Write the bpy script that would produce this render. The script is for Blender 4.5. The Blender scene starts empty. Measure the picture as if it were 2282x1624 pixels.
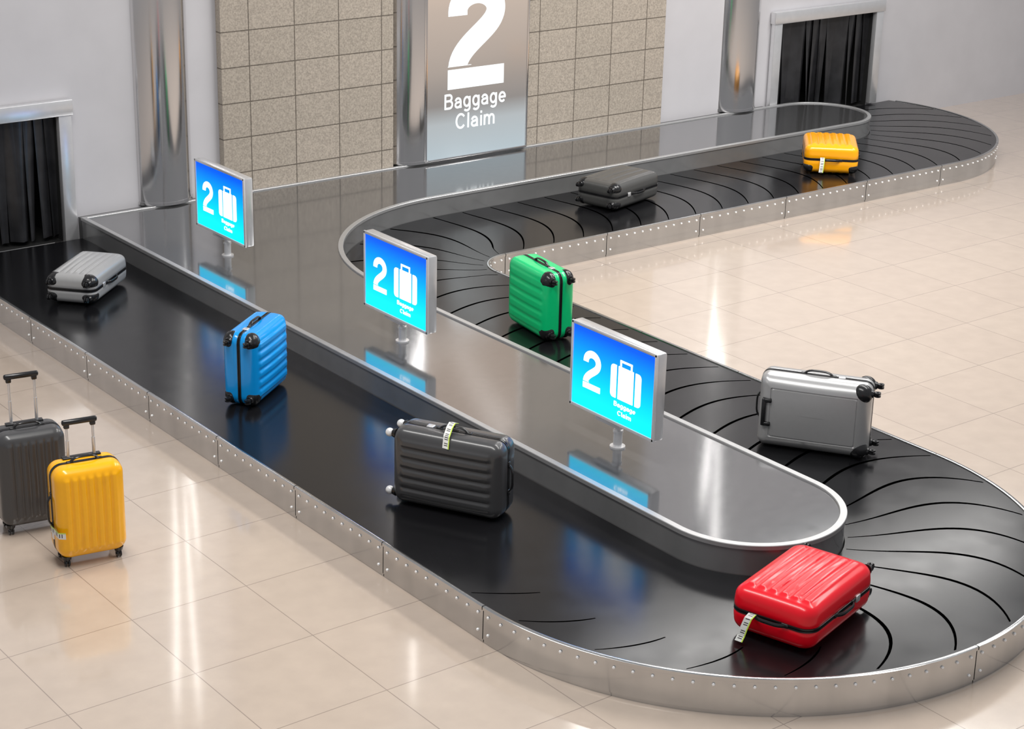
import bpy, bmesh, math, bisect
from mathutils import Vector, Matrix, Quaternion
S = bpy.context.scene
COL = S.collection
try:
    S.view_settings.view_transform = 'Standard'
except Exception:
    pass

# ------------------------------------------------------------------ materials
def mat(name, col, rough=.5, metal=0., coat=0., emis=None, es=0., nscale=0, namt=0., bump=0., spec=.5, rvar=0., stretch=None):
    m = bpy.data.materials.new(name); m.use_nodes = True
    nt = m.node_tree; b = nt.nodes['Principled BSDF']
    b.inputs['Base Color'].default_value = (*col, 1)
    b.inputs['Roughness'].default_value = rough
    b.inputs['Metallic'].default_value = metal
    b.inputs['Coat Weight'].default_value = coat
    b.inputs['Coat Roughness'].default_value = .06
    b.inputs['Specular IOR Level'].default_value = spec
    if emis:
        b.inputs['Emission Color'].default_value = (*emis, 1)
        b.inputs['Emission Strength'].default_value = es
    if nscale:
        tc = nt.nodes.new('ShaderNodeTexCoord'); n = nt.nodes.new('ShaderNodeTexNoise')
        n.inputs['Scale'].default_value = nscale; n.inputs['Detail'].default_value = 4
        if stretch:
            mp = nt.nodes.new('ShaderNodeMapping'); mp.inputs['Scale'].default_value = stretch
            nt.links.new(tc.outputs['Object'], mp.inputs['Vector']); nt.links.new(mp.outputs['Vector'], n.inputs['Vector'])
        else:
            nt.links.new(tc.outputs['Object'], n.inputs['Vector'])
        if namt:
            r = nt.nodes.new('ShaderNodeMapRange')
            r.inputs['From Min'].default_value = .25; r.inputs['From Max'].default_value = .75
            r.inputs['To Min'].default_value = 1-namt; r.inputs['To Max'].default_value = 1+namt
            nt.links.new(n.outputs['Fac'], r.inputs['Value'])
            h = nt.nodes.new('ShaderNodeHueSaturation'); h.inputs['Color'].default_value = (*col, 1)
            nt.links.new(r.outputs['Result'], h.inputs['Value'])
            nt.links.new(h.outputs['Color'], b.inputs['Base Color'])
        if rvar:
            r = nt.nodes.new('ShaderNodeMapRange')
            r.inputs['To Min'].default_value = max(0, rough-rvar); r.inputs['To Max'].default_value = rough+rvar
            nt.links.new(n.outputs['Fac'], r.inputs['Value'])
            nt.links.new(r.outputs['Result'], b.inputs['Roughness'])
        if bump:
            bp = nt.nodes.new('ShaderNodeBump'); bp.inputs['Strength'].default_value = bump
            bp.inputs['Distance'].default_value = .01
            nt.links.new(n.outputs['Fac'], bp.inputs['Height']); nt.links.new(bp.outputs['Normal'], b.inputs['Normal'])
    return m

def tile_mat(name, axes, bw, rh, mortar, c1, c2, cm, rough, noise_amt, nscale, bump=0., shift=(0, 0), spec=.5, coat=0., crough=.04):
    m = bpy.data.materials.new(name); m.use_nodes = True
    nt = m.node_tree; b = nt.nodes['Principled BSDF']; L = nt.links.new
    tc = nt.nodes.new('ShaderNodeTexCoord'); sx = nt.nodes.new('ShaderNodeSeparateXYZ'); cx = nt.nodes.new('ShaderNodeCombineXYZ')
    L(tc.outputs['Object'], sx.inputs[0])
    for i, a in enumerate(axes):
        ad = nt.nodes.new('ShaderNodeMath'); ad.operation = 'ADD'; ad.inputs[1].default_value = shift[i]
        L(sx.outputs[a], ad.inputs[0]); L(ad.outputs[0], cx.inputs[i])
    br = nt.nodes.new('ShaderNodeTexBrick'); br.offset = 0; br.squash = 1
    br.inputs['Scale'].default_value = 1; br.inputs['Brick Width'].default_value = bw; br.inputs['Row Height'].default_value = rh
    br.inputs['Mortar Size'].default_value = mortar; br.inputs['Mortar Smooth'].default_value = .1
    br.inputs['Color1'].default_value = (*c1, 1); br.inputs['Color2'].default_value = (*c2, 1); br.inputs['Mortar'].default_value = (*cm, 1)
    L(cx.outputs[0], br.inputs['Vector'])
    n = nt.nodes.new('ShaderNodeTexNoise'); n.inputs['Scale'].default_value = nscale; n.inputs['Detail'].default_value = 6
    L(tc.outputs['Object'], n.inputs['Vector'])
    r = nt.nodes.new('ShaderNodeMapRange'); r.inputs['From Min'].default_value = .3; r.inputs['From Max'].default_value = .7
    r.inputs['To Min'].default_value = 1-noise_amt; r.inputs['To Max'].default_value = 1+noise_amt
    L(n.outputs['Fac'], r.inputs['Value'])
    h = nt.nodes.new('ShaderNodeHueSaturation'); L(br.outputs['Color'], h.inputs['Color']); L(r.outputs['Result'], h.inputs['Value'])
    L(h.outputs['Color'], b.inputs['Base Color'])
    b.inputs['Roughness'].default_value = rough; b.inputs['Specular IOR Level'].default_value = spec
    b.inputs['Coat Weight'].default_value = coat; b.inputs['Coat Roughness'].default_value = crough
    if bump:
        bp = nt.nodes.new('ShaderNodeBump'); bp.inputs['Strength'].default_value = bump; bp.inputs['Distance'].default_value = .01
        L(n.outputs['Fac'], bp.inputs['Height']); L(bp.outputs['Normal'], b.inputs['Normal'])
    return m

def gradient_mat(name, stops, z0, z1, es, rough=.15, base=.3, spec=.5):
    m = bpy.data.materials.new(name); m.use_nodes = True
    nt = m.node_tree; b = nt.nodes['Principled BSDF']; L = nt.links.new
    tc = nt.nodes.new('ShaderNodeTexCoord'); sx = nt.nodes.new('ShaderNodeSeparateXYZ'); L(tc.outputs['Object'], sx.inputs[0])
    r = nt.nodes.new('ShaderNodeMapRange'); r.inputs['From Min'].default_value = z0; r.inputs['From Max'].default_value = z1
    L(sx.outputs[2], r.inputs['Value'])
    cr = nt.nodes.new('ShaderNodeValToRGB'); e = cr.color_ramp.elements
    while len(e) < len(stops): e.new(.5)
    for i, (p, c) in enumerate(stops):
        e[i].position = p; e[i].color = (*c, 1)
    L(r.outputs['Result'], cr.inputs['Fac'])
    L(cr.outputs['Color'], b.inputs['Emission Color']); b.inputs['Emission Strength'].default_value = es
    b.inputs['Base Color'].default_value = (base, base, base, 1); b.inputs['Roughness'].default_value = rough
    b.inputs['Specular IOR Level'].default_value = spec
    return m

M_wall = mat('wall_paint', (.54, .53, .55), .5, nscale=3, namt=.03)
M_stone = tile_mat('stone_tile', (0, 2), .53, .36, .006, (.385, .335, .28), (.36, .315, .262), (.12, .10, .08), .55, .24, 60, .3, (.12, .1))
M_floor = tile_mat('floor_tile', (0, 1), .8, .8, .0032, (.54, .445, .365), (.52, .425, .35), (.30, .24, .20), .2, .04, 6, 0, (.27, .1), .7, 1.0, .075)
M_plinth = mat('plinth_paint', (.10, .10, .10), .4, nscale=8, namt=.1)
M_deck = mat('deck_steel', (.315, .315, .32), .095, .85, nscale=14, namt=.03, rvar=.015)
M_side = mat('island_side_steel', (.42, .42, .42), .2, .7, nscale=5, namt=.08)
M_rim = mat('rim_steel', (.50, .50, .50), .34, .6, nscale=20, namt=.05)
M_skirt = mat('skirt_steel', (.55, .555, .555), .16, .96, nscale=4, namt=.12, rvar=.06, stretch=(1, 1, .25))
M_rivet = mat('rivet_steel', (.97, .97, .97), .22, .2, nscale=10, namt=.03)
M_belt = mat('belt_rubber', (.007, .007, .008), .19, nscale=5, rvar=.05, spec=.38)
M_seam = mat('belt_seam', (.0003, .0003, .0003), .9, nscale=20, namt=.1, spec=.0)
M_chrome = mat('chrome', (.72, .71, .71), .15, 1., nscale=2, rvar=.04)
M_alu = mat('aluminium', (.74, .74, .75), .28, .65, nscale=12, namt=.04)
M_black = mat('black_plastic', (.012, .012, .013), .22, nscale=20, namt=.2)
M_strip = mat('curtain_rubber', (.02, .02, .022), .3, nscale=6, namt=.4)
M_dark = mat('tunnel_dark', (.006, .006, .006), .8, nscale=6, namt=.2)
M_white_glow = mat('white_graphic', (.3, .3, .3), .4, emis=(1, 1, 1), es=1.7, nscale=5, namt=.01)
M_sign_text = mat('sign_text_glow', (.3, .3, .3), .3, emis=(.90, .98, 1), es=1.0, nscale=5, namt=.01)
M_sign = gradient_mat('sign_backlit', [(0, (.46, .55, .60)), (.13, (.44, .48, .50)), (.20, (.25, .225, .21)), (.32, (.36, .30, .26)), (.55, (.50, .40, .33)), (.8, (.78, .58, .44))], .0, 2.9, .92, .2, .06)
M_screen = gradient_mat('display_gradient', [(0, (.0, .58, .85)), (.3, (.0, .46, .95)), (.7, (.0, .22, .92)), (1, (.0, .07, .60))], 0.0, .56, 1.9, .2, .01, .15)

# ------------------------------------------------------------------ mesh builder
class MB:
    def __init__(s): s.v = []; s.f = []; s.m = []
    def add(s, vs, fs, mi=0):
        o = len(s.v); s.v += [tuple(p) for p in vs]; s.f += [tuple(i+o for i in f) for f in fs]; s.m += [mi]*len(fs)
    def box(s, c, d, bev=0., mi=0, R=None):
        bm = bmesh.new(); bmesh.ops.create_cube(bm, size=1)
        for v in bm.verts: v.co = Vector((v.co.x*d[0], v.co.y*d[1], v.co.z*d[2]))
        if bev: bmesh.ops.bevel(bm, geom=bm.edges[:], offset=bev, segments=2, affect='EDGES', profile=.5)
        bm.verts.index_update()
        c = Vector(c)
        s.add([(R @ v.co if R else v.co)+c for v in bm.verts], [[v.index for v in f.verts] for f in bm.faces], mi); bm.free()
    def cyl(s, p0, p1, r, seg=20, mi=0, r2=None):
        p0 = Vector(p0); p1 = Vector(p1); r2 = r if r2 is None else r2
        a = (p1-p0).normalized(); x = a.orthogonal().normalized(); y = a.cross(x); vs = []
        for p, rr in ((p0, r), (p1, r2)):
            for i in range(seg):
                t = 2*math.pi*i/seg; vs.append(p+x*rr*math.cos(t)+y*rr*math.sin(t))
        fs = [(i, (i+1) % seg, seg+(i+1) % seg, seg+i) for i in range(seg)]
        fs += [tuple(range(seg))[::-1], tuple(range(seg, 2*seg))]
        s.add(vs, fs, mi)
    def tube(s, path, r, seg=10, mi=0, flat=(1, 1), up=None):
        path = [Vector(p) for p in path]; vs = []; n = len(path)
        x = None
        for i, p in enumerate(path):
            a = (path[min(i+1, n-1)]-path[max(i-1, 0)]).normalized()
            if up is not None: x = Vector(up)-a*a.dot(Vector(up))
            elif x is None: x = a.orthogonal()
            else: x = x-a*a.dot(x)
            x.normalize(); y = a.cross(x)
            for k in range(seg):
                t = 2*math.pi*k/seg; vs.append(p+x*r*flat[0]*math.cos(t)+y*r*flat[1]*math.sin(t))
        fs = []
        for i in range(n-1):
            for k in range(seg):
                fs.append((i*seg+k, i*seg+(k+1) % seg, (i+1)*seg+(k+1) % seg, (i+1)*seg+k))
        fs += [tuple(range(seg))[::-1], tuple(range((n-1)*seg, n*seg))]
        s.add(vs, fs, mi)
    def ball(s, c, r, seg=12, rings=7, mi=0, sc=(1, 1, 1)):
        vs = []; fs = []
        for j in range(rings+1):
            ph = math.pi*j/rings
            for i in range(seg):
                t = 2*math.pi*i/seg
                vs.append((c[0]+r*sc[0]*math.sin(ph)*math.cos(t), c[1]+r*sc[1]*math.sin(ph)*math.sin(t), c[2]+r*sc[2]*math.cos(ph)))
        for j in range(rings):
            for i in range(seg):
                fs.append((j*seg+i, (j+1)*seg+i, (j+1)*seg+(i+1) % seg, j*seg+(i+1) % seg))
        s.add(vs, fs, mi)
    def obj(s, name, mats, parent=None, smooth=35, loc=None, label=None):
        me = bpy.data.meshes.new(name); me.from_pydata(s.v, [], s.f)
        for m in mats: me.materials.append(m)
        me.polygons.foreach_set('material_index', s.m)
        bm = bmesh.new(); bm.from_mesh(me); bmesh.ops.remove_doubles(bm, verts=bm.verts, dist=1e-5)
        bmesh.ops.recalc_face_normals(bm, faces=bm.faces); bm.to_mesh(me); bm.free()
        if smooth:
            me.polygons.foreach_set('use_smooth', [True]*len(me.polygons)); me.set_sharp_from_angle(angle=math.radians(smooth))
        ob = bpy.data.objects.new(name, me); COL.objects.link(ob)
        if parent: ob.parent = parent
        if loc: ob.location = loc
        if label: ob['label'] = label
        return ob

def empty(name, loc, label, cat, group=None, R=None):
    e = bpy.data.objects.new(name, None); COL.objects.link(e); e.empty_display_size = .2
    if R is not None: e.matrix_world = Matrix.Translation(loc) @ R.to_4x4()
    else: e.location = loc
    e['label'] = label; e['category'] = cat
    if group: e['group'] = group
    return e

def flat_poly(mb, F, pts, h=.002, mi=0):
    n = len(pts)
    vs = [F(a, b, h) for a, b in pts]+[F(a, b, 0) for a, b in pts]
    fs = [tuple(range(n))]+[(i, (i+1) % n, n+(i+1) % n, n+i) for i in range(n)]
    mb.add(vs, fs, mi)
def rrect2(x0, y0, x1, y1, r, n=5, r2=None):
    """rounded rectangle; r right corners, r2 left corners"""
    r2 = r if r2 is None else r2
    out = []
    for cx, cy, a0, q in ((x1-r, y0+r, -90, r), (x1-r, y1-r, 0, r), (x0+r2, y1-r2, 90, r2), (x0+r2, y0+r2, 180, r2)):
        for i in range(n+1):
            a = math.radians(a0+90*i/n); out.append((cx+q*math.cos(a), cy+q*math.sin(a)))
    return out
def ribbon(mb, F, cl, th, h=.003, clamp=None):
    cl = [Vector(p) for p in cl]; L_, R_ = [], []
    for i, q in enumerate(cl):
        d0 = (q-cl[i-1]).normalized() if i else (cl[1]-q).normalized()
        d1 = (cl[i+1]-q).normalized() if i < len(cl)-1 else d0
        d = (d0+d1)
        d = d.normalized() if d.length > 1e-6 else d1
        k = 1/max(.5, d.dot(d1))
        nn = Vector((-d.y, d.x))*th/2*k
        a, b = q+nn, q-nn
        if clamp:
            for v in (a, b): v.y = max(v.y, clamp[1]); v.x = max(v.x, clamp[0])
        L_.append(a); R_.append(b)
    n = len(cl); vs = [F(q.x, q.y, h) for q in L_]+[F(q.x, q.y, h) for q in R_]
    vs += [F(q.x, q.y, 0) for q in L_]+[F(q.x, q.y, 0) for q in R_]
    fs = []
    for i in range(n-1):
        fs += [(i, i+1, n+i+1, n+i), (i, i+1, 2*n+i+1, 2*n+i), (n+i, n+i+1, 3*n+i+1, 3*n+i)]
    mb.add(vs, fs)
def earc(cx, cy, rx, ry, a0, a1, n=14):
    return [(cx+rx*math.cos(math.radians(a0+(a1-a0)*i/n)), cy+ry*math.sin(math.radians(a0+(a1-a0)*i/n))) for i in range(n+1)]
def numeral_two(mb, F, x0, y0, w, h, th, gap, bar):
    """bold figure 2: bowl + curved diagonal stroke above a base bar"""
    yc = y0+bar+gap; hh = h-bar-gap
    R0 = hh*.34
    cx, cy = x0+w/2, y0+h-R0; rx, ry = w/2-th/2, R0-th*.44
    cl = [(cx-rx, cy-th*.18)]+earc(cx, cy, rx, ry, 180, -22, 26)
    p = Vector(cl[-1]); q = Vector(cl[-2]); tg = (p-q).normalized()
    e = Vector((x0+th*.52, yc-th*.05))
    c1 = p+tg*hh*.20; c2 = e+Vector((w*.02, hh*.26))
    for i in range(1, 19):
        t = i/18; v = p*(1-t)**3+c1*3*t*(1-t)**2+c2*3*t*t*(1-t)+e*t**3; cl.append((v.x, v.y))
    ribbon(mb, F, cl, th, .003, (x0, yc))
    flat_poly(mb, F, [(x0, yc), (x0+th*1.25, yc), (x0+th*1.25, yc+th*.02), (x0, yc+th*.02)], .003)
    flat_poly(mb, F, [(x0, y0), (x0+w, y0), (x0+w, y0+bar), (x0, y0+bar)], .003)

# plain sans-serif stroke alphabet (x-height 1)
GL = {
 'B': (1.12, [[(.1, 0), (.1, 1.42)], [(.1, 1.33), (.55, 1.33)]+earc(.60, 1.05, .30, .28, 90, -90, 10)+[(.1, .77)], [(.55, .77)]+earc(.62, .43, .36, .34, 90, -90, 10)+[(.1, .09)]]),
 'a': (.98, [earc(.46, .58, .34, .34, 165, 0, 12)+[(.80, .2), (.84, 0)], [(.80, .60), (.5, .55)]+earc(.40, .31, .28, .23, 90, 270, 10)+[(.60, .10), (.80, .28)]]),
 'g': (1.02, [earc(.47, .52, .35, .42, 0, 360, 24), [(.84, 1.0), (.84, -.02)]+earc(.48, -.05, .36, .27, 0, -150, 10)]),
 'e': (1.0, [[(.12, .50), (.84, .50)]+earc(.48, .50, .37, .42, 5, 318, 22)]),
 'C': (1.28, [earc(.66, .71, .54, .64, 38, 322, 26)]),
 'l': (.40, [[(.2, 0), (.2, 1.42)]]),
 'i': (.40, [[(.2, 0), (.2, 1.0)], [(.2, 1.20), (.2, 1.42)]]),
 'm': (1.46, [[(.1, 0), (.1, 1.0)], [(.1, .6)]+earc(.41, .60, .29, .32, 165, 0, 10)+[(.70, 0)], [(.70, .6)]+earc(1.01, .60, .29, .32, 165, 0, 10)+[(1.30, 0)]]),
}
def text_part(s, cx, base, w, xh, F, parent, m, name, th=.20):
    """lettering centred on cx, baseline base, total width w, x-height xh"""
    gap = .14; tot = sum(GL[c][0]+gap for c in s)-gap; sx = w/tot; x = 0; mb = MB()
    for c in s:
        wd, strokes = GL[c]
        for k, st in enumerate(strokes):
            def FF(a, b, h, x=x, k=k): return F(cx-w/2+(x+a)*sx, base+b*xh, h+.0003*k)
            ribbon(mb, FF, st, th, .0035)
        x += wd+gap
    return mb.obj(name, [m], parent, smooth=0)

def structure(ob): ob['kind'] = 'structure'; return ob

# ------------------------------------------------------------------ room
WY = 16.5; FZ = -.025
mb = MB(); mb.add([(-8, -6, FZ), (34, -6, FZ), (34, 17.9, FZ), (-8, 17.9, FZ)], [(0, 1, 2, 3)])
o = structure(mb.obj('floor', [M_floor], smooth=0)); o['label'] = 'glossy beige stone tile floor with thin dark joints'; o['category'] = 'floor'
mb = MB()
def wbox(x0, x1, z0, z1): mb.box(((x0+x1)/2, WY+.1, (z0+z1)/2), (x1-x0, .2, z1-z0))
HW = 6.5
wbox(-8, 5.98, FZ, HW); wbox(5.98, 7.36, 1.45, HW); wbox(7.36, 16.98, FZ, HW); wbox(16.98, 18.72, 1.45, HW); wbox(18.72, 34, FZ, HW)
o = structure(mb.obj('wall_back', [M_wall], smooth=0)); o['label'] = 'light grey painted hall wall with two luggage openings'; o['category'] = 'wall'
for i, (x0, x1) in enumerate(((9.10, 11.16), (12.90, 15.02))):
    mb = MB(); mb.box(((x0+x1)/2, 16.452, (HW+.42)/2), (x1-x0, .09, HW-.42), .004)
    o = structure(mb.obj('trim_%d' % (i+1), [M_stone], smooth=0)); o['label'] = 'beige speckled stone tile wall cladding with dark joints'; o['category'] = 'wall cladding'
mb = MB(); mb.box((12.17, 16.455, .205), (9.28, .085, .40))
o = structure(mb.obj('trim_3', [M_plinth], smooth=0)); o['label'] = 'dark plinth between wall and steel deck'; o['category'] = 'plinth'

for i, (x, r, z0) in enumerate(((8.48, .33, .426), (11.47, .32, .426), (16.35, .33, .426))):
    mb2 = MB(); mb2.cyl((0, 0, 0), (0, 0, HW-z0-.02), r, 56)
    mb2.cyl((0, 0, 0), (0, 0, .03), r+.006, 56)
    o = mb2.obj('column', [M_chrome], smooth=40, loc=(x, 16.64, z0+.002))
    o['label'] = ['polished chrome round column beside the luggage opening', 'chrome round column behind the lit baggage claim sign', 'polished chrome round column beside the curtained hatch'][i]
    o['category'] = 'column'; o['group'] = 'chrome columns along the wall'

# ------------------------------------------------------------------ carousel
def arc(c, r, a0, a1, n): return [(c[0]+r*math.cos(math.radians(a0+(a1-a0)*i/n)), c[1]+r*math.sin(math.radians(a0+(a1-a0)*i/n))) for i in range(n+1)]
def line(p, q, n): return [(p[0]+(q[0]-p[0])*i/n, p[1]+(q[1]-p[1])*i/n) for i in range(n+1)]
YE = 16.40; XI = 8.79
SEC_O = [line((6.12, YE), (6.12, 8.03), 60), arc((8.17, 8.03), 2.05, 180, 360, 72), line((10.22, 8.03), (10.22, 13.31), 36),
         arc((10.62, 13.31), .40, 180, 90, 28), line((10.62, 13.71), (17.25, 13.71), 44), arc((17.25, 15.76), 2.05, -90, 20.2, 48)]
SEC_I = [line((7.52, YE), (7.52, 7.88), 60), arc((8.155, 7.88), .635, 180, 360, 72), line((XI, 7.88), (XI, 13.14), 36),
         arc((XI+2.02, 13.14), 2.02, 180, 90, 28), line((XI+2.02, 15.16), (17.1, 15.16), 44), arc((17.1, 15.78), .62, -90, 80, 48)]
OUT = sum([s if i == 0 else s[1:] for i, s in enumerate(SEC_O)], [])
INN = sum([s if i == 0 else s[1:] for i, s in enumerate(SEC_I)], [])
cum = [0]
for i in range(1, len(OUT)):
    a = ((OUT[i][0]+INN[i][0])/2, (OUT[i][1]+INN[i][1])/2); b = ((OUT[i-1][0]+INN[i-1][0])/2, (OUT[i-1][1]+INN[i-1][1])/2)
    cum.append(cum[-1]+math.hypot(a[0]-b[0], a[1]-b[1]))
def pos(s, w):
    s = max(0, min(cum[-1]-1e-6, s)); i = bisect.bisect_right(cum, s)-1; i = min(i, len(cum)-2)
    t = (s-cum[i])/(cum[i+1]-cum[i])
    ox = OUT[i][0]*(1-t)+OUT[i+1][0]*t; oy = OUT[i][1]*(1-t)+OUT[i+1][1]*t
    ix = INN[i][0]*(1-t)+INN[i+1][0]*t; iy = INN[i][1]*(1-t)+INN[i+1][1]*t
    return (ix+(ox-ix)*w, iy+(oy-iy)*w)
BZ = .215
CAR = empty('baggage_carousel', (8.14, 12.0, FZ), 'winding airport baggage carousel with black rubber belt and riveted steel skirt', 'baggage carousel')
ox, oy = 8.14, 12.0
def cobj(mb, name, mats, smooth=30):
    mb.v = [(x, y, z-FZ) for x, y, z in mb.v]
    return mb.obj(name, mats, CAR, smooth=smooth)
mb = MB(); NW = 6
vs = []
ROW = NW+1
for i in range(len(OUT)):
    for j in range(ROW):
        w = .004+.988*j/NW
        x = INN[i][0]+(OUT[i][0]-INN[i][0])*w; y = INN[i][1]+(OUT[i][1]-INN[i][1])*w
        vs.append((x-ox, y-oy, BZ))
nt_ = len(vs); vs += [(x, y, BZ-.03) for x, y, z in vs]
fs = []
for i in range(len(OUT)-1):
    for j in range(NW):
        a, b, c, d = i*ROW+j, i*ROW+j+1, (i+1)*ROW+j+1, (i+1)*ROW+j
        fs += [(a, b, c, d), (a+nt_, b+nt_, c+nt_, d+nt_)]
    for j in (0, NW):
        a, d = i*ROW+j, (i+1)*ROW+j; fs.append((a, d, d+nt_, a+nt_))
for i in (0, len(OUT)-1):
    for j in range(NW):
        a, b = i*ROW+j, i*ROW+j+1; fs.append((a, b, b+nt_, a+nt_))
mb.add(vs, fs)
def seam(s0, w0, w1, width, zt):
    """dark crescent seam between two overlapping belt plates"""
    n = 26; vs = []
    for k in range(n+1):
        w = w0+(w1-w0)*k/n
        off = .30*math.sin(math.pi*min(1, w*1.02))*(.45+.55*w)-.12*w
        wd = width*(.5+.5*math.sin(math.pi*min(1, (k+1.5)/(n+1))))
        for ds, z in ((-wd, BZ+.0004), (-wd*.5, BZ+zt), (wd*.5, BZ+zt), (wd, BZ+.0004)):
            x, y = pos(s0+off+ds, w); vs.append((x-ox, y-oy, z))
    fs = [(k*4+j, k*4+j+1, k*4+4+j+1, k*4+4+j) for k in range(n) for j in range(3)]
    mb.add(vs, fs, 1)
s0 = cum[60]-.1; k = 0
while s0 < cum[-1]-.1:
    if k < 5: seam(s0, .72, .965, .007, .0015)
    else: seam(s0, .02, .965, .0135, .0015)
    s0 += .37; k += 1
cobj(mb, 'conveyor_belt', [M_belt, M_seam])

def skirt(path, name='skirt_panel'):
    ln = [0]
    for a, b in zip(path, path[1:]): ln.append(ln[-1]+math.hypot(b[0]-a[0], b[1]-a[1]))
    tot = ln[-1]
    def at(s):
        i = min(max(bisect.bisect_right(ln, s)-1, 0), len(ln)-2); t = (s-ln[i])/(ln[i+1]-ln[i])
        x = path[i][0]*(1-t)+path[i+1][0]*t; y = path[i][1]*(1-t)+path[i+1][1]*t
        dx, dy = path[i+1][0]-path[i][0], path[i+1][1]-path[i][1]; l = math.hypot(dx, dy)
        return x, y, dy/l, -dx/l
    mb = MB(); prof = [(-.014, .2155), (-.012, .222), (.006, .225), (.015, .220), (.015, .200), (.004, .193), (.006, .0), (.0, -.004), (.0, FZ), (-.014, FZ)]
    n = len(path) if len(path) > 3 else 2
    S_ = [.004+(tot-.008)*i/(n) for i in range(n+1)]; vs = []
    for s in S_:
        x, y, nx, ny = at(s)
        for d, z in prof: vs.append((x+nx*d-ox, y+ny*d-oy, z))
    P = len(prof)
    fs = [(i*P+j, i*P+(j+1) % P, (i+1)*P+(j+1) % P, (i+1)*P+j) for i in range(n) for j in range(P)]
    fs += [tuple(range(P)), tuple(n*P+j for j in range(P))]
    mb.add(vs, fs)
    def rivet(s, z, r):
        x, y, nx, ny = at(s)
        mb.ball((x+nx*.007-ox, y+ny*.007-oy, z), r, 10, 6, 1)
    m = max(2, round(tot/.12))
    for i in range(m+1):
        rivet(.05+(tot-.1)*i/m, .165, .0105)
    for s in (.05, tot-.05):
        rivet(s, .045, .010)
    return cobj(mb, name, [M_skirt, M_rivet], 40)
def skirt_sec(pts, sizes_n):
    n = len(pts)-1
    for k in range(sizes_n):
        a = round(n*k/sizes_n); b = round(n*(k+1)/sizes_n)
        skirt(pts[a:b+1])
ys = [16.40]; y = 8.03+1.075*7
while y > 8.0: ys.append(y); y -= 1.075
for a, b in zip(ys, ys[1:]): skirt([(6.12, a), (6.12, (a+b)/2), (6.12, b)])
skirt(SEC_O[1][:37]); skirt(SEC_O[1][36:56]); skirt(SEC_O[1][55:])
skirt_sec(SEC_O[2], 5)
skirt(SEC_O[3])
xs = [10.62, 11.9, 13.17, 14.43, 15.70, 16.96]
for a, b in zip(xs, xs[1:]): skirt([(a, 13.71), ((a+b)/2, 13.71), (b, 13.71)])
c2 = [(16.96, 13.71)]+SEC_O[5][:-1]
skirt(c2[:17]); skirt(c2[16:34]); skirt(c2[33:])

O_ = [(7.52, 16.405)]+SEC_I[1]+SEC_I[3]+[(17.1, 15.16)]+arc((17.1, 15.78), .62, -90, 90, 36)[1:]
P_ = []
for p in O_:
    if not P_ or math.hypot(p[0]-P_[-1][0], p[1]-P_[-1][1]) > 1e-4: P_.append(p)
def offset(P, d):
    n = len(P); out = []
    for i in range(n):
        a, b, c = Vector(P[i-1]), Vector(P[i]), Vector(P[(i+1) % n])
        d1 = (b-a).normalized(); d2 = (c-b).normalized(); n1 = Vector((-d1.y, d1.x)); n2 = Vector((-d2.y, d2.x))
        m = (n1+n2).normalized(); k = d/max(.3, m.dot(n1)); out.append((b.x+m.x*k, b.y+m.y*k))
    return out
n = len(P_)
IN1 = offset(P_, .042)
mb = MB(); mb.add([(x-ox, y-oy, .411) for x, y in IN1]+[(x-ox, y-oy, .39) for x, y in IN1], [tuple(range(n)), tuple(range(n, 2*n))]+[(i, (i+1) % n, n+(i+1) % n, n+i) for i in range(n)])
cobj(mb, 'island_deck', [M_deck], 0)
def loft(levels, m, name, sm=30, closed=False):
    mb = MB(); vs = []; Lv = len(levels)
    for P, z in levels: vs += [(x-ox, y-oy, z) for x, y in P]
    fs = [(l*n+i, l*n+(i+1) % n, ((l+1) % Lv)*n+(i+1) % n, ((l+1) % Lv)*n+i) for l in range(Lv if closed else Lv-1) for i in range(n)]
    mb.add(vs, fs); return cobj(mb, name, [m], sm)
loft([(offset(P_, .002), .12), (offset(P_, .002), .395), (offset(P_, .012), .395), (offset(P_, .012), .12)], M_side, 'island_side_panel', closed=True)
loft([(offset(P_, .002), .390), (offset(P_, -.006), .394), (offset(P_, -.006), .420), (offset(P_, -.003), .424), (offset(P_, .040), .424), (IN1, .421), (IN1, .402)], M_rim, 'island_rim', closed=True)

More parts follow.
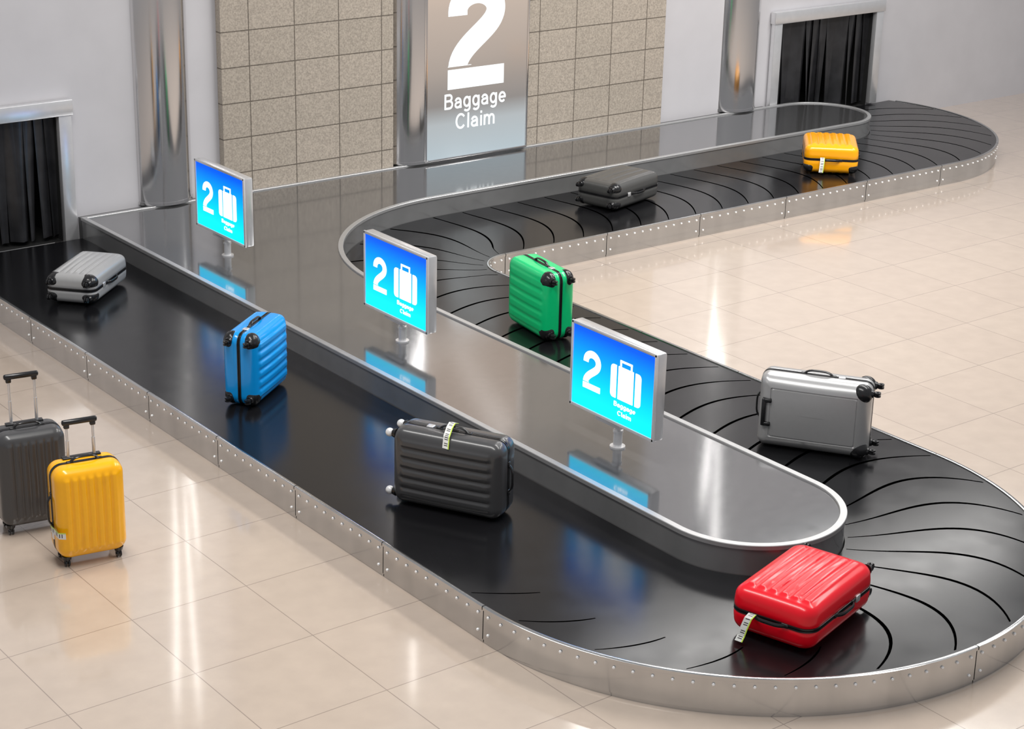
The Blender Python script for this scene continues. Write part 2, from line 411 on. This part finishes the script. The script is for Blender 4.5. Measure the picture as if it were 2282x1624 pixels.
# ------------------------------------------------------------------ hatches with strip curtains
def hatch(x0, x1, jw, zl, zr, label):
    zt = 1.52; xc = (x0+x1)/2; zb = .225
    E = empty('luggage_hatch', (xc, 16.45, zb), label, 'luggage hatch', 'curtained luggage hatches in the wall')
    mb = MB()
    mb.box((x0+jw/2-xc, -.005, (zl+zt)/2-zb), (jw, .07, zt-zl), .006)
    mb.box((x1-jw/2-xc, -.005, (zr+zt)/2-zb), (jw, .07, zt-zr), .006)
    mb.box((0, -.010, zt-.01-zb), (x1-x0+.03, .09, .15), .008)
    mb.obj('hatch_frame', [M_alu], E)
    mb = MB()
    a, b = x0+jw-xc, x1-jw-xc; y0, y1 = .03, 1.2; c0, c1 = -.03, zt-.07-zb
    mb.add([(a, y0, c0), (b, y0, c0), (b, y1, c0), (a, y1, c0), (a, y0, c1), (b, y0, c1), (b, y1, c1), (a, y1, c1)],
           [(0, 1, 2, 3), (4, 5, 6, 7), (0, 3, 7, 4), (1, 2, 6, 5), (3, 2, 6, 7)])
    mb.obj('hatch_tunnel', [M_dark], E, smooth=0)
    N = 13; w = (b-a)/N
    for i in range(N):
        mb = MB(); cx = a+w*(i+.5); vs = []; nz = 10; nx = 6
        rot = .55*math.sin(i*2.1)+.25; sway = .03*math.sin(i*1.7+1)
        for kz in range(nz+1):
            t = kz/nz; z = (c1-.02)*(1-t)+(.02)*t
            for kx in range(nx+1):
                u = (kx/nx-.5)*w*1.06
                cv = .022*math.sin(kx/nx*math.pi+i)*(.4+t)
                vs.append((cx+u*math.cos(rot*t)+sway*t, .075+u*math.sin(rot*t)+cv, z))
        fs = [(kz*(nx+1)+kx, kz*(nx+1)+kx+1, (kz+1)*(nx+1)+kx+1, (kz+1)*(nx+1)+kx) for kz in range(nz) for kx in range(nx)]
        mb.add(vs, fs); mb.obj('curtain_strip', [M_strip], E, smooth=60)
hatch(16.86, 18.84, .13, 0.0, .235, 'aluminium framed luggage hatch with black rubber strip curtain')
hatch(5.86, 7.48, .13, .0, .0, 'luggage hatch with black strip curtain at belt start')

# ------------------------------------------------------------------ lit wall sign
SG = empty('wall_sign', (12.21, 16.36, .45), 'tall backlit baggage claim sign with large number 2', 'sign')
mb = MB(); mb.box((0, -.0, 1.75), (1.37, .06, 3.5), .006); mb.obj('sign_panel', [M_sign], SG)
mb = MB()
for x in (-.695, .695): mb.box((x, .0, 1.75), (.022, .085, 3.52), .006)
mb.box((0, 0, -.008), (1.41, .085, .02), .005)
mb.obj('sign_frame', [M_chrome], SG)
def FS(a, b, h): return (a-.015, -.0305-h, b-.45)
mb = MB(); numeral_two(mb, FS, -.38, 1.20, .76, 1.14, .25, .03, .215); mb.obj('numeral', [M_sign_text], SG, smooth=0)
text_part('Baggage', 0, .985, .84, .118, FS, SG, M_sign_text, 'lettering', .20)
text_part('Claim', 0, .755, .54, .118, FS, SG, M_sign_text, 'lettering', .20)

# ------------------------------------------------------------------ display screens
def display(yc, label):
    X0 = 8.045; W, H, T = .90, .635, .085; zb = .596
    E = empty('display_screen', (X0+T/2, yc, .411), label, 'information display', 'blue information displays on the carousel island')
    bz = zb-.411
    mb = MB(); mb.box((0, 0, bz+H/2), (T, W, H), .018); mb.obj('casing', [M_alu], E)
    # raised silver bezel round the glass
    mb = MB(); fx = -T/2-.004; bw = .024
    mb.box((fx, W/2-bw/2, bz+H/2), (.016, bw, H-.004), .004); mb.box((fx, -W/2+bw/2, bz+H/2), (.016, bw, H-.004), .004)
    mb.box((fx, 0, bz+bw/2), (.016, W-.004, bw), .004); mb.box((fx, 0, bz+H-bw/2), (.016, W-.004, bw), .004)
    mb.obj('bezel', [M_bezel], E)
    fh = H-.046
    mb = MB(); mb.box((0, 0, fh/2), (.006, W-.046, fh), .001)
    mb.obj('display_face', [M_screen], E, smooth=0, loc=(-T/2-.001, 0, bz+.023))
    def F(a, b, h): return (-T/2-.0045-h, W*(.5-a), bz+H*b)
    def G(a, b, h): return F(a/W, b/H, h)
    mb = MB(); numeral_two(mb, G, .155*W, .27*H, .205*W, .45*H, .052, .008, .042); mb.obj('numeral', [M_white_glow], E, smooth=0)
    mb = MB()
    x0, x1, y0, y1 = .48*W, .83*W, .31*H, .69*H; w = x1-x0
    flat_poly(mb, G, rrect2(x0, y0, x0+w*.19, y1, .003, 5, .030))
    flat_poly(mb, G, rrect2(x0+w*.25, y0, x0+w*.75, y1, .003))
    flat_poly(mb, G, rrect2(x1-w*.19, y0, x1, y1, .030, 5, .003))
    xm = (x0+x1)/2; hw = w*.20
    for a, b, c, d in ((xm-hw, y1-.002, xm-hw+.016, y1+.045), (xm+hw-.016, y1-.002, xm+hw, y1+.045), (xm-hw, y1+.033, xm+hw, y1+.049)):
        flat_poly(mb, G, [(a, b), (c, b), (c, d), (a, d)], .0022)
    mb.obj('suitcase_icon', [M_white_glow], E, smooth=0)
    text_part('Baggage', .655*W, .22*H, .25*W, .024, G, E, M_white_glow, 'lettering', .17)
    text_part('Claim', .655*W, .125*H, .16*W, .024, G, E, M_white_glow, 'lettering', .17)
    mb = MB(); mb.cyl((0, -.03, .0), (0, -.03, .12), .032, 24); mb.cyl((0, -.03, .10), (0, -.03, bz+.01), .023, 20); mb.cyl((0, -.03, .0), (0, -.03, .012), .055, 28); mb.cyl((0, -.03, .115), (0, -.03, .13), .036, 24)
    mb.obj('pole', [M_alu], E)
    mb = MB(); mb.box((-.01, .05, bz-.024), (.05, .26, .024), .004); mb.box((0, .02, bz-.006), (.03, .14, .014), .003); mb.obj('mounting_bracket', [M_alu], E)
M_bezel = mat('bezel_silver', (.82, .82, .83), .25, .5, nscale=12, namt=.03)
display(9.14, 'blue baggage claim display on short chrome pole at rounded island end')
display(11.79, 'blue baggage claim display on chrome pole near green suitcase')
display(14.60, 'blue baggage claim display on chrome pole near the wall')

# ------------------------------------------------------------------ suitcases
def ss(a, b, x):
    t = max(0, min(1, (x-a)/(b-a))); return t*t*(3-2*t)
def rring(hw, hl, r, nw=36, nl=18, nc=8):
    r = min(r, hw-.0008, hl-.0008); out = []
    def seg(p, q, n):
        for i in range(n): out.append((p[0]+(q[0]-p[0])*i/n, p[1]+(q[1]-p[1])*i/n))
    def co(cx, cy, a0):
        for i in range(nc):
            a = math.radians(a0+90*i/nc); out.append((cx+r*math.cos(a), cy+r*math.sin(a)))
    seg((-hw+r, -hl), (hw-r, -hl), nw); co(hw-r, -hl+r, -90)
    seg((hw, -hl+r), (hw, hl-r), nl); co(hw-r, hl-r, 0)
    seg((hw-r, hl), (-hw+r, hl), nw); co(-hw+r, hl-r, 90)
    seg((-hw, hl-r), (-hw, -hl+r), nl); co(-hw+r, -hl+r, 180)
    return out
def shell(W, L, T, rc, re, ribs, amp, sg, gap, rl=.43, groove=False):
    mb = MB(); rings = [(0, gap), (0, gap+.006)]
    side = T/2-re
    rings += [(-.003, gap+.012), (-.003, side*.6), (0, side)]
    for i in range(1, 8):
        a = math.pi/2*i/8; rings.append((re*(1-math.cos(a)), side+re*math.sin(a)))
    if groove:
        rings += [(re, T/2), (re+.004, T/2-.006), (re+.010, T/2-.006), (re+.014, T/2)]
        d0 = re+.015
    else: d0 = re
    dmax = W/2-.003; k = 30
    for i in range(k+1): rings.append((d0+(dmax-d0)*i/k, T/2))
    vs = []; N = None
    for d, t in rings:
        pts = rring(W/2-d, L/2-d, max(rc-d*.8, .012)); N = len(pts)
        for w, l in pts:
            bulge = .014*(1-(2*w/W)**2)*(1-(2*l/L)**2)
            rib = 0
            if ribs:
                span = W*.80; x = (w/span+.5)*ribs; f = .5-.5*math.cos(2*math.pi*x)
                if 0 <= x <= ribs:
                    rib = amp*min(1, 1.9*f)*ss(re*.35, re*1.1, d)*(1-ss(L*(rl-.05), L*rl, abs(l)))
            vs.append((w, sg*(t+bulge*ss(0, re, d)+rib), l))
    fs = [(j*N+i, j*N+(i+1) % N, (j+1)*N+(i+1) % N, (j+1)*N+i) for j in range(len(rings)-1) for i in range(N)]
    fs.append(tuple((len(rings)-1)*N+i for i in range(N)))
    fs.append(tuple(range(N)))
    mb.add(vs, fs); return mb
def suitcase(base, ax, pose, W, L, T, M, label, ribs=7, amp=.009, guards=False, wheel=None, hs=1, tag=None, tele=False, zipm=None, group='suitcases riding on the carousel belt', panel=False, rc=.075, re=.055, gr=.078):
    Z = Vector((0, 0, 1)); ax = Vector((ax[0], ax[1], 0)).normalized()
    if pose == 'flat': z = ax; y = Z; x = y.cross(z); off = (0, T/2+.0145+amp, 0)
    elif pose == 'side': z = ax; x = Z; y = z.cross(x); off = (W/2+.011, 0, 0)
    else: x = ax; z = Z; y = z.cross(x); off = (0, 0, L/2+.062)
    R = Matrix((x, y, z)).transposed()
    E = empty('suitcase', base, label, 'suitcase', group, R)
    off = Vector(off)
    wheel = wheel or M_black
    def fin(mb, name, mats, sm=50, lab=None):
        mb.v = [tuple(Vector(p)+off) for p in mb.v]
        return mb.obj(name, mats, E, smooth=sm, label=lab)
    gap = .007
    for sg in (1, -1):
        fin(shell(W, L, T, rc, re, ribs, amp, sg, gap, groove=panel), 'shell', [M], 50)
    mb = MB(); A = rring(W/2-.004, L/2-.004, rc); B = rring(W/2+.005, L/2+.005, rc+.005); N = len(A); vs = []
    for P, y0 in ((A, -.015), (B, -.012), (B, -.003), (A, -.002), (A, .002), (B, .003), (B, .012), (A, .015)):
        vs += [(w, y0, l) for w, l in P]
    mb.add(vs, [(j*N+i, j*N+(i+1) % N, ((j+1) % 8)*N+(i+1) % N, ((j+1) % 8)*N+i) for j in range(8) for i in range(N)])
    fin(mb, 'zipper_band', [zipm or M_black])
    if guards:
        for sx in (1, -1):
            for sy in ((1, -1) if guards < 3 else (-1,)):
                for sl in ((-1,) if guards == 1 else (-1, 1)):
                    mb = MB(); r = gr
                    mb.ball((sx*(W/2-r*.85), sy*(T/2-r*.72), sl*(L/2-r*.85)), r, 28, 16, 0, (.95, .82, .95))
                    fin(mb, 'corner_guard', [M_black])
    for sx in (1, -1):
        for sy in (1, -1):
            mb = MB(); cx, cy = sx*(W/2-.055), sy*(T/2-.055); zt = -L/2
            mb.cyl((cx, cy, zt+.012), (cx, cy, zt-.014), .034, 18, 0, .026)
            mb.box((cx, cy, zt-.024), (.034, .030, .026), .006)
            wr = .024; zc = zt-.038
            if wheel is not M_black:
                mb.ball((cx, cy, zc), .030, 16, 10, 1)
            else:
                for q in (-1, 1):
                    mb.cyl((cx+q*.005, cy, zc), (cx+q*.016, cy, zc), wr, 18, 1)
                mb.cyl((cx-.02, cy, zc), (cx+.02, cy, zc), .008, 10, 0)
            fin(mb, 'wheel', [M_black, wheel])
    def handle(c, along, out, ln):
        c, a, o_ = Vector(c), Vector(along), Vector(out)
        mb = MB(); pth = []
        for k in range(13):
            t = k/12; u = -ln/2+ln*t; h = .030*(1-abs(2*t-1)**4)
            pth.append(c+a*u+o_*(h+.002))
        mb.tube(pth, .011, 10, 0, (.65, 1.2), up=out)
        for q in (-1, 1):
            m_ = c+a*q*ln/2+o_*.003
            d = [abs(a[i])*.045+abs(o_[i])*.014 or .028 for i in range(3)]
            mb.box(m_, d, .004)
        fin(mb, 'handle', [M_black])
    handle((0, 0, L/2), (1, 0, 0), (0, 0, 1), min(.2, W*.42))
    handle((hs*W/2, 0, 0), (0, 0, 1), (hs, 0, 0), .21)
    mb = MB(); mb.box((hs*(W/2+.004), 0, -.17), (.014, .045, .05), .004); fin(mb, 'lock', [M_alu])
    if pose == 'side':
        for q in (-1, 1):
            for sy in (-1, 1):
                mb = MB(); mb.cyl((-hs*(W/2-.006), sy*.05, q*L*.27), (-hs*(W/2+.010), sy*.05, q*L*.27), .012, 12); fin(mb, 'foot_stud', [M_black])
    if tag:
        pts, wd = tag; wd = Vector(wd); pts = [Vector(p) for p in pts]; vs = []
        n = len(pts)
        for p in pts: vs += [p-wd/2, p+wd/2]
        mb = MB(); mb.add(vs, [(2*i, 2*i+1, 2*i+3, 2*i+2) for i in range(n-1)])
        for i in range(n-1):
            p, q = pts[i], pts[i+1]; nn = (q-p).cross(wd).normalized()*.0012
            m = max(1, int((q-p).length/.012))
            for j in range(m):
                if (i*7+j) % 3 == 2: continue
                a = p.lerp(q, (j+.25)/m); b = p.lerp(q, (j+.6)/m)
                for sgn in (1, -1):
                    mb.add([a-wd*.28+nn*sgn, a+wd*.28+nn*sgn, b+wd*.28+nn*sgn, b-wd*.28+nn*sgn], [(0, 1, 2, 3)], 1)
            for sgn in (1, -1):
                mb.add([p+wd*.36+nn*sgn, p+wd*.5+nn*sgn, q+wd*.5+nn*sgn, q+wd*.36+nn*sgn], [(0, 1, 2, 3)], 2)
        fin(mb, 'luggage_tag', [M_tag, M_black, M_lime], 0, 'white barcode paper tag with lime edge')
    if tele:
        mb = MB(); hx = .085; hy = tele[1]; zt = L/2
        for q in (-1, 1):
            mb.cyl((q*hx, hy, zt-.02), (q*hx, hy, zt+tele[0]-.02), .008, 12)
            mb.cyl((q*hx, hy, zt-.005), (q*hx, hy, zt+tele[0]*.5), .011, 12)
        fin(mb, 'telescopic_rods', [M_alu])
        mb = MB(); mb.box((0, hy, zt+tele[0]), (2*hx+.06, .034, .036), .012)
        mb.box((-hx, hy, zt+tele[0]-.02), (.035, .03, .04), .006); mb.box((hx, hy, zt+tele[0]-.02), (.035, .03, .04), .006)
        fin(mb, 'trolley_grip', [M_black])
        mb = MB(); mb.box((0, hy, zt+.006), (2*hx+.08, .045, .016), .004); fin(mb, 'handle_socket', [M_black])
    if panel:
        mb = MB(); mb.box((0, -T/2+.004, L/2-.045), (.21, .05, .030), .008); mb.box((.09, -T/2+.004, L/2-.07), (.03, .05, .06), .008); mb.box((-.09, -T/2+.004, L/2-.07), (.03, .05, .06), .008)
        fin(mb, 'handle_bracket', [M_black])
    return E
M_tag = mat('tag_paper', (.75, .75, .72), .6, nscale=20, namt=.05)
M_lime = mat('tag_lime', (.55, .75, .05), .6, nscale=20, namt=.05)
def plast(n, c, r=.24, coat=.4, metal=0.): return mat(n, c, r, metal, coat, nscale=30, namt=.02, spec=.4)
P_blue = plast('blue_shell', (.0, .31, .80)); P_green = plast('green_shell', (.0, .60, .20)); P_red = plast('red_shell', (.80, .0, .012), .28, .25)
P_yel = plast('yellow_shell', (1.0, .47, .0)); P_or = plast('orange_shell', (.98, .40, .0)); P_dk = plast('charcoal_shell', (.055, .055, .057), .3, .3)
P_dk2 = plast('graphite_shell', (.07, .07, .068), .3, .3); P_lg = plast('light_grey_shell', (.36, .36, .36), .3, .3); P_sil = plast('silver_shell', (.46, .46, .46), .3, .25, .45)
M_pearl = mat('pearl_wheel', (.8, .8, .8), .2, .2, nscale=10, namt=.02)
Zb = BZ+.002
suitcase((6.82, 14.83, Zb), (.753, .659), 'flat', .45, .78, .245, P_lg, 'light grey hard-shell suitcase lying flat near belt start', 6, guards=1, hs=-1, gr=.088)
suitcase((6.80, 11.86, Zb), (.81, .587), 'side', .56, .63, .27, P_blue, 'bright blue ribbed hard-shell suitcase standing on its side', 6, .012, guards=1)
suitcase((6.82, 9.31, Zb), (.485, -.875), 'side', .53, .79, .28, P_dk, 'large charcoal ribbed suitcase on its side with barcode tag', 6, .011, wheel=M_pearl,
         tag=([(.295, -.07, -.02), (.317, -.01, -.02), (.31, .05, -.01), (.27, .12, .0), (.20, .158, .01)], (0, .01, .05)), re=.06)
suitcase((7.565, 6.81, Zb), (-.96, -.28), 'flat', .54, .81, .275, P_red, 'glossy red ribbed suitcase lying flat with barcode tag', 6, .012, hs=1,
         tag=([(-.10, .02, .43), (-.11, .0, .46), (-.125, -.06, .475), (-.135, -.11, .485), (-.14, -.14, .505)], (.05, 0, 0)), re=.065, rc=.09)
suitcase((9.53, 11.80, Zb), (.14, .99), 'side', .58, .66, .28, P_green, 'green hard-shell suitcase standing on its side', 5, .006, guards=1, gr=.085)
suitcase((9.57, 8.64, Zb), (-.565, .825), 'side', .55, .80, .29, P_sil, 'smooth silver grey suitcase standing on its side', 0, 0, panel=True, re=.085, rc=.06, guards=1, gr=.075)
suitcase((12.79, 14.58, Zb), (.968, .249), 'flat', .51, .82, .27, P_dk2, 'dark grey suitcase lying flat on the belt', 4, .006, guards=1, hs=-1)
suitcase((15.78, 14.36, Zb), (-.70, -.72), 'flat', .60, .72, .30, P_or, 'orange ribbed suitcase lying flat with small tag', 6, .012, hs=1, guards=3, gr=.08,
         tag=([(-.10, .03, .385), (-.10, .0, .41), (-.105, -.07, .43), (-.11, -.13, .44)], (.05, 0, 0)))
gf = 'trolley suitcases waiting on the floor'
suitcase((4.71, 10.45, FZ+.002), (.98, -.17), 'up', .45, .62, .26, P_yel, 'yellow ribbed trolley suitcase with raised handle', 7, .010, tele=(.25, .07), group=gf,
         tag=([(-.24, .0, -.10), (-.25, -.03, -.11), (-.24, -.09, -.11), (-.23, -.14, -.12), (-.19, -.165, -.12)], (0, 0, .045)), hs=-1)
suitcase((4.61, 11.10, FZ+.002), (.98, -.17), 'up', .45, .66, .26, P_dk, 'charcoal ribbed trolley suitcase behind the yellow one', 7, .010, tele=(.34, .07), group=gf, hs=-1)

# ------------------------------------------------------------------ light
w = bpy.data.worlds.new('World'); S.world = w; w.use_nodes = True
bg = w.node_tree.nodes['Background']; bg.inputs[0].default_value = (.95, .96, 1, 1); bg.inputs[1].default_value = .38
def area(name, loc, rot, sx, sy, e, col=(1, .98, .95)):
    l = bpy.data.lights.new(name, 'AREA'); l.shape = 'RECTANGLE'; l.size = sx; l.size_y = sy; l.energy = e; l.color = col
    o = bpy.data.objects.new(name, l); COL.objects.link(o); o.location = loc; o.rotation_euler = rot
area('overhead_light', (4.5, 9, 8), (0, 0, 0), 1.2, 8, 560)
area('overhead_light', (12, 9, 8), (0, 0, 0), 1.2, 8, 520)
area('overhead_light', (18, 10, 8), (0, 0, 0), 1.3, 8, 430)
area('overhead_light', (14, 12.3, 4.4), (math.radians(10), 0, 0), 6.5, .8, 190)  # added low fill to brighten floor and skirt by the far arm, not a fixture

# ------------------------------------------------------------------ camera
cam = bpy.data.cameras.new('Camera'); co = bpy.data.objects.new('Camera', cam); COL.objects.link(co)
cam.sensor_width = 36; cam.lens = 4200/2282*36; cam.clip_end = 200
r = Vector((.7939, -.6113, .0223)).normalized(); bk = Vector((-.5764, -.7376, .3460)); bk = (bk-r*bk.dot(r)).normalized(); up = bk.cross(r)
R = Matrix((r, up, bk)).transposed()
co.matrix_world = Matrix.Translation((0, 0, 5.5)) @ R.to_4x4()
S.camera = co
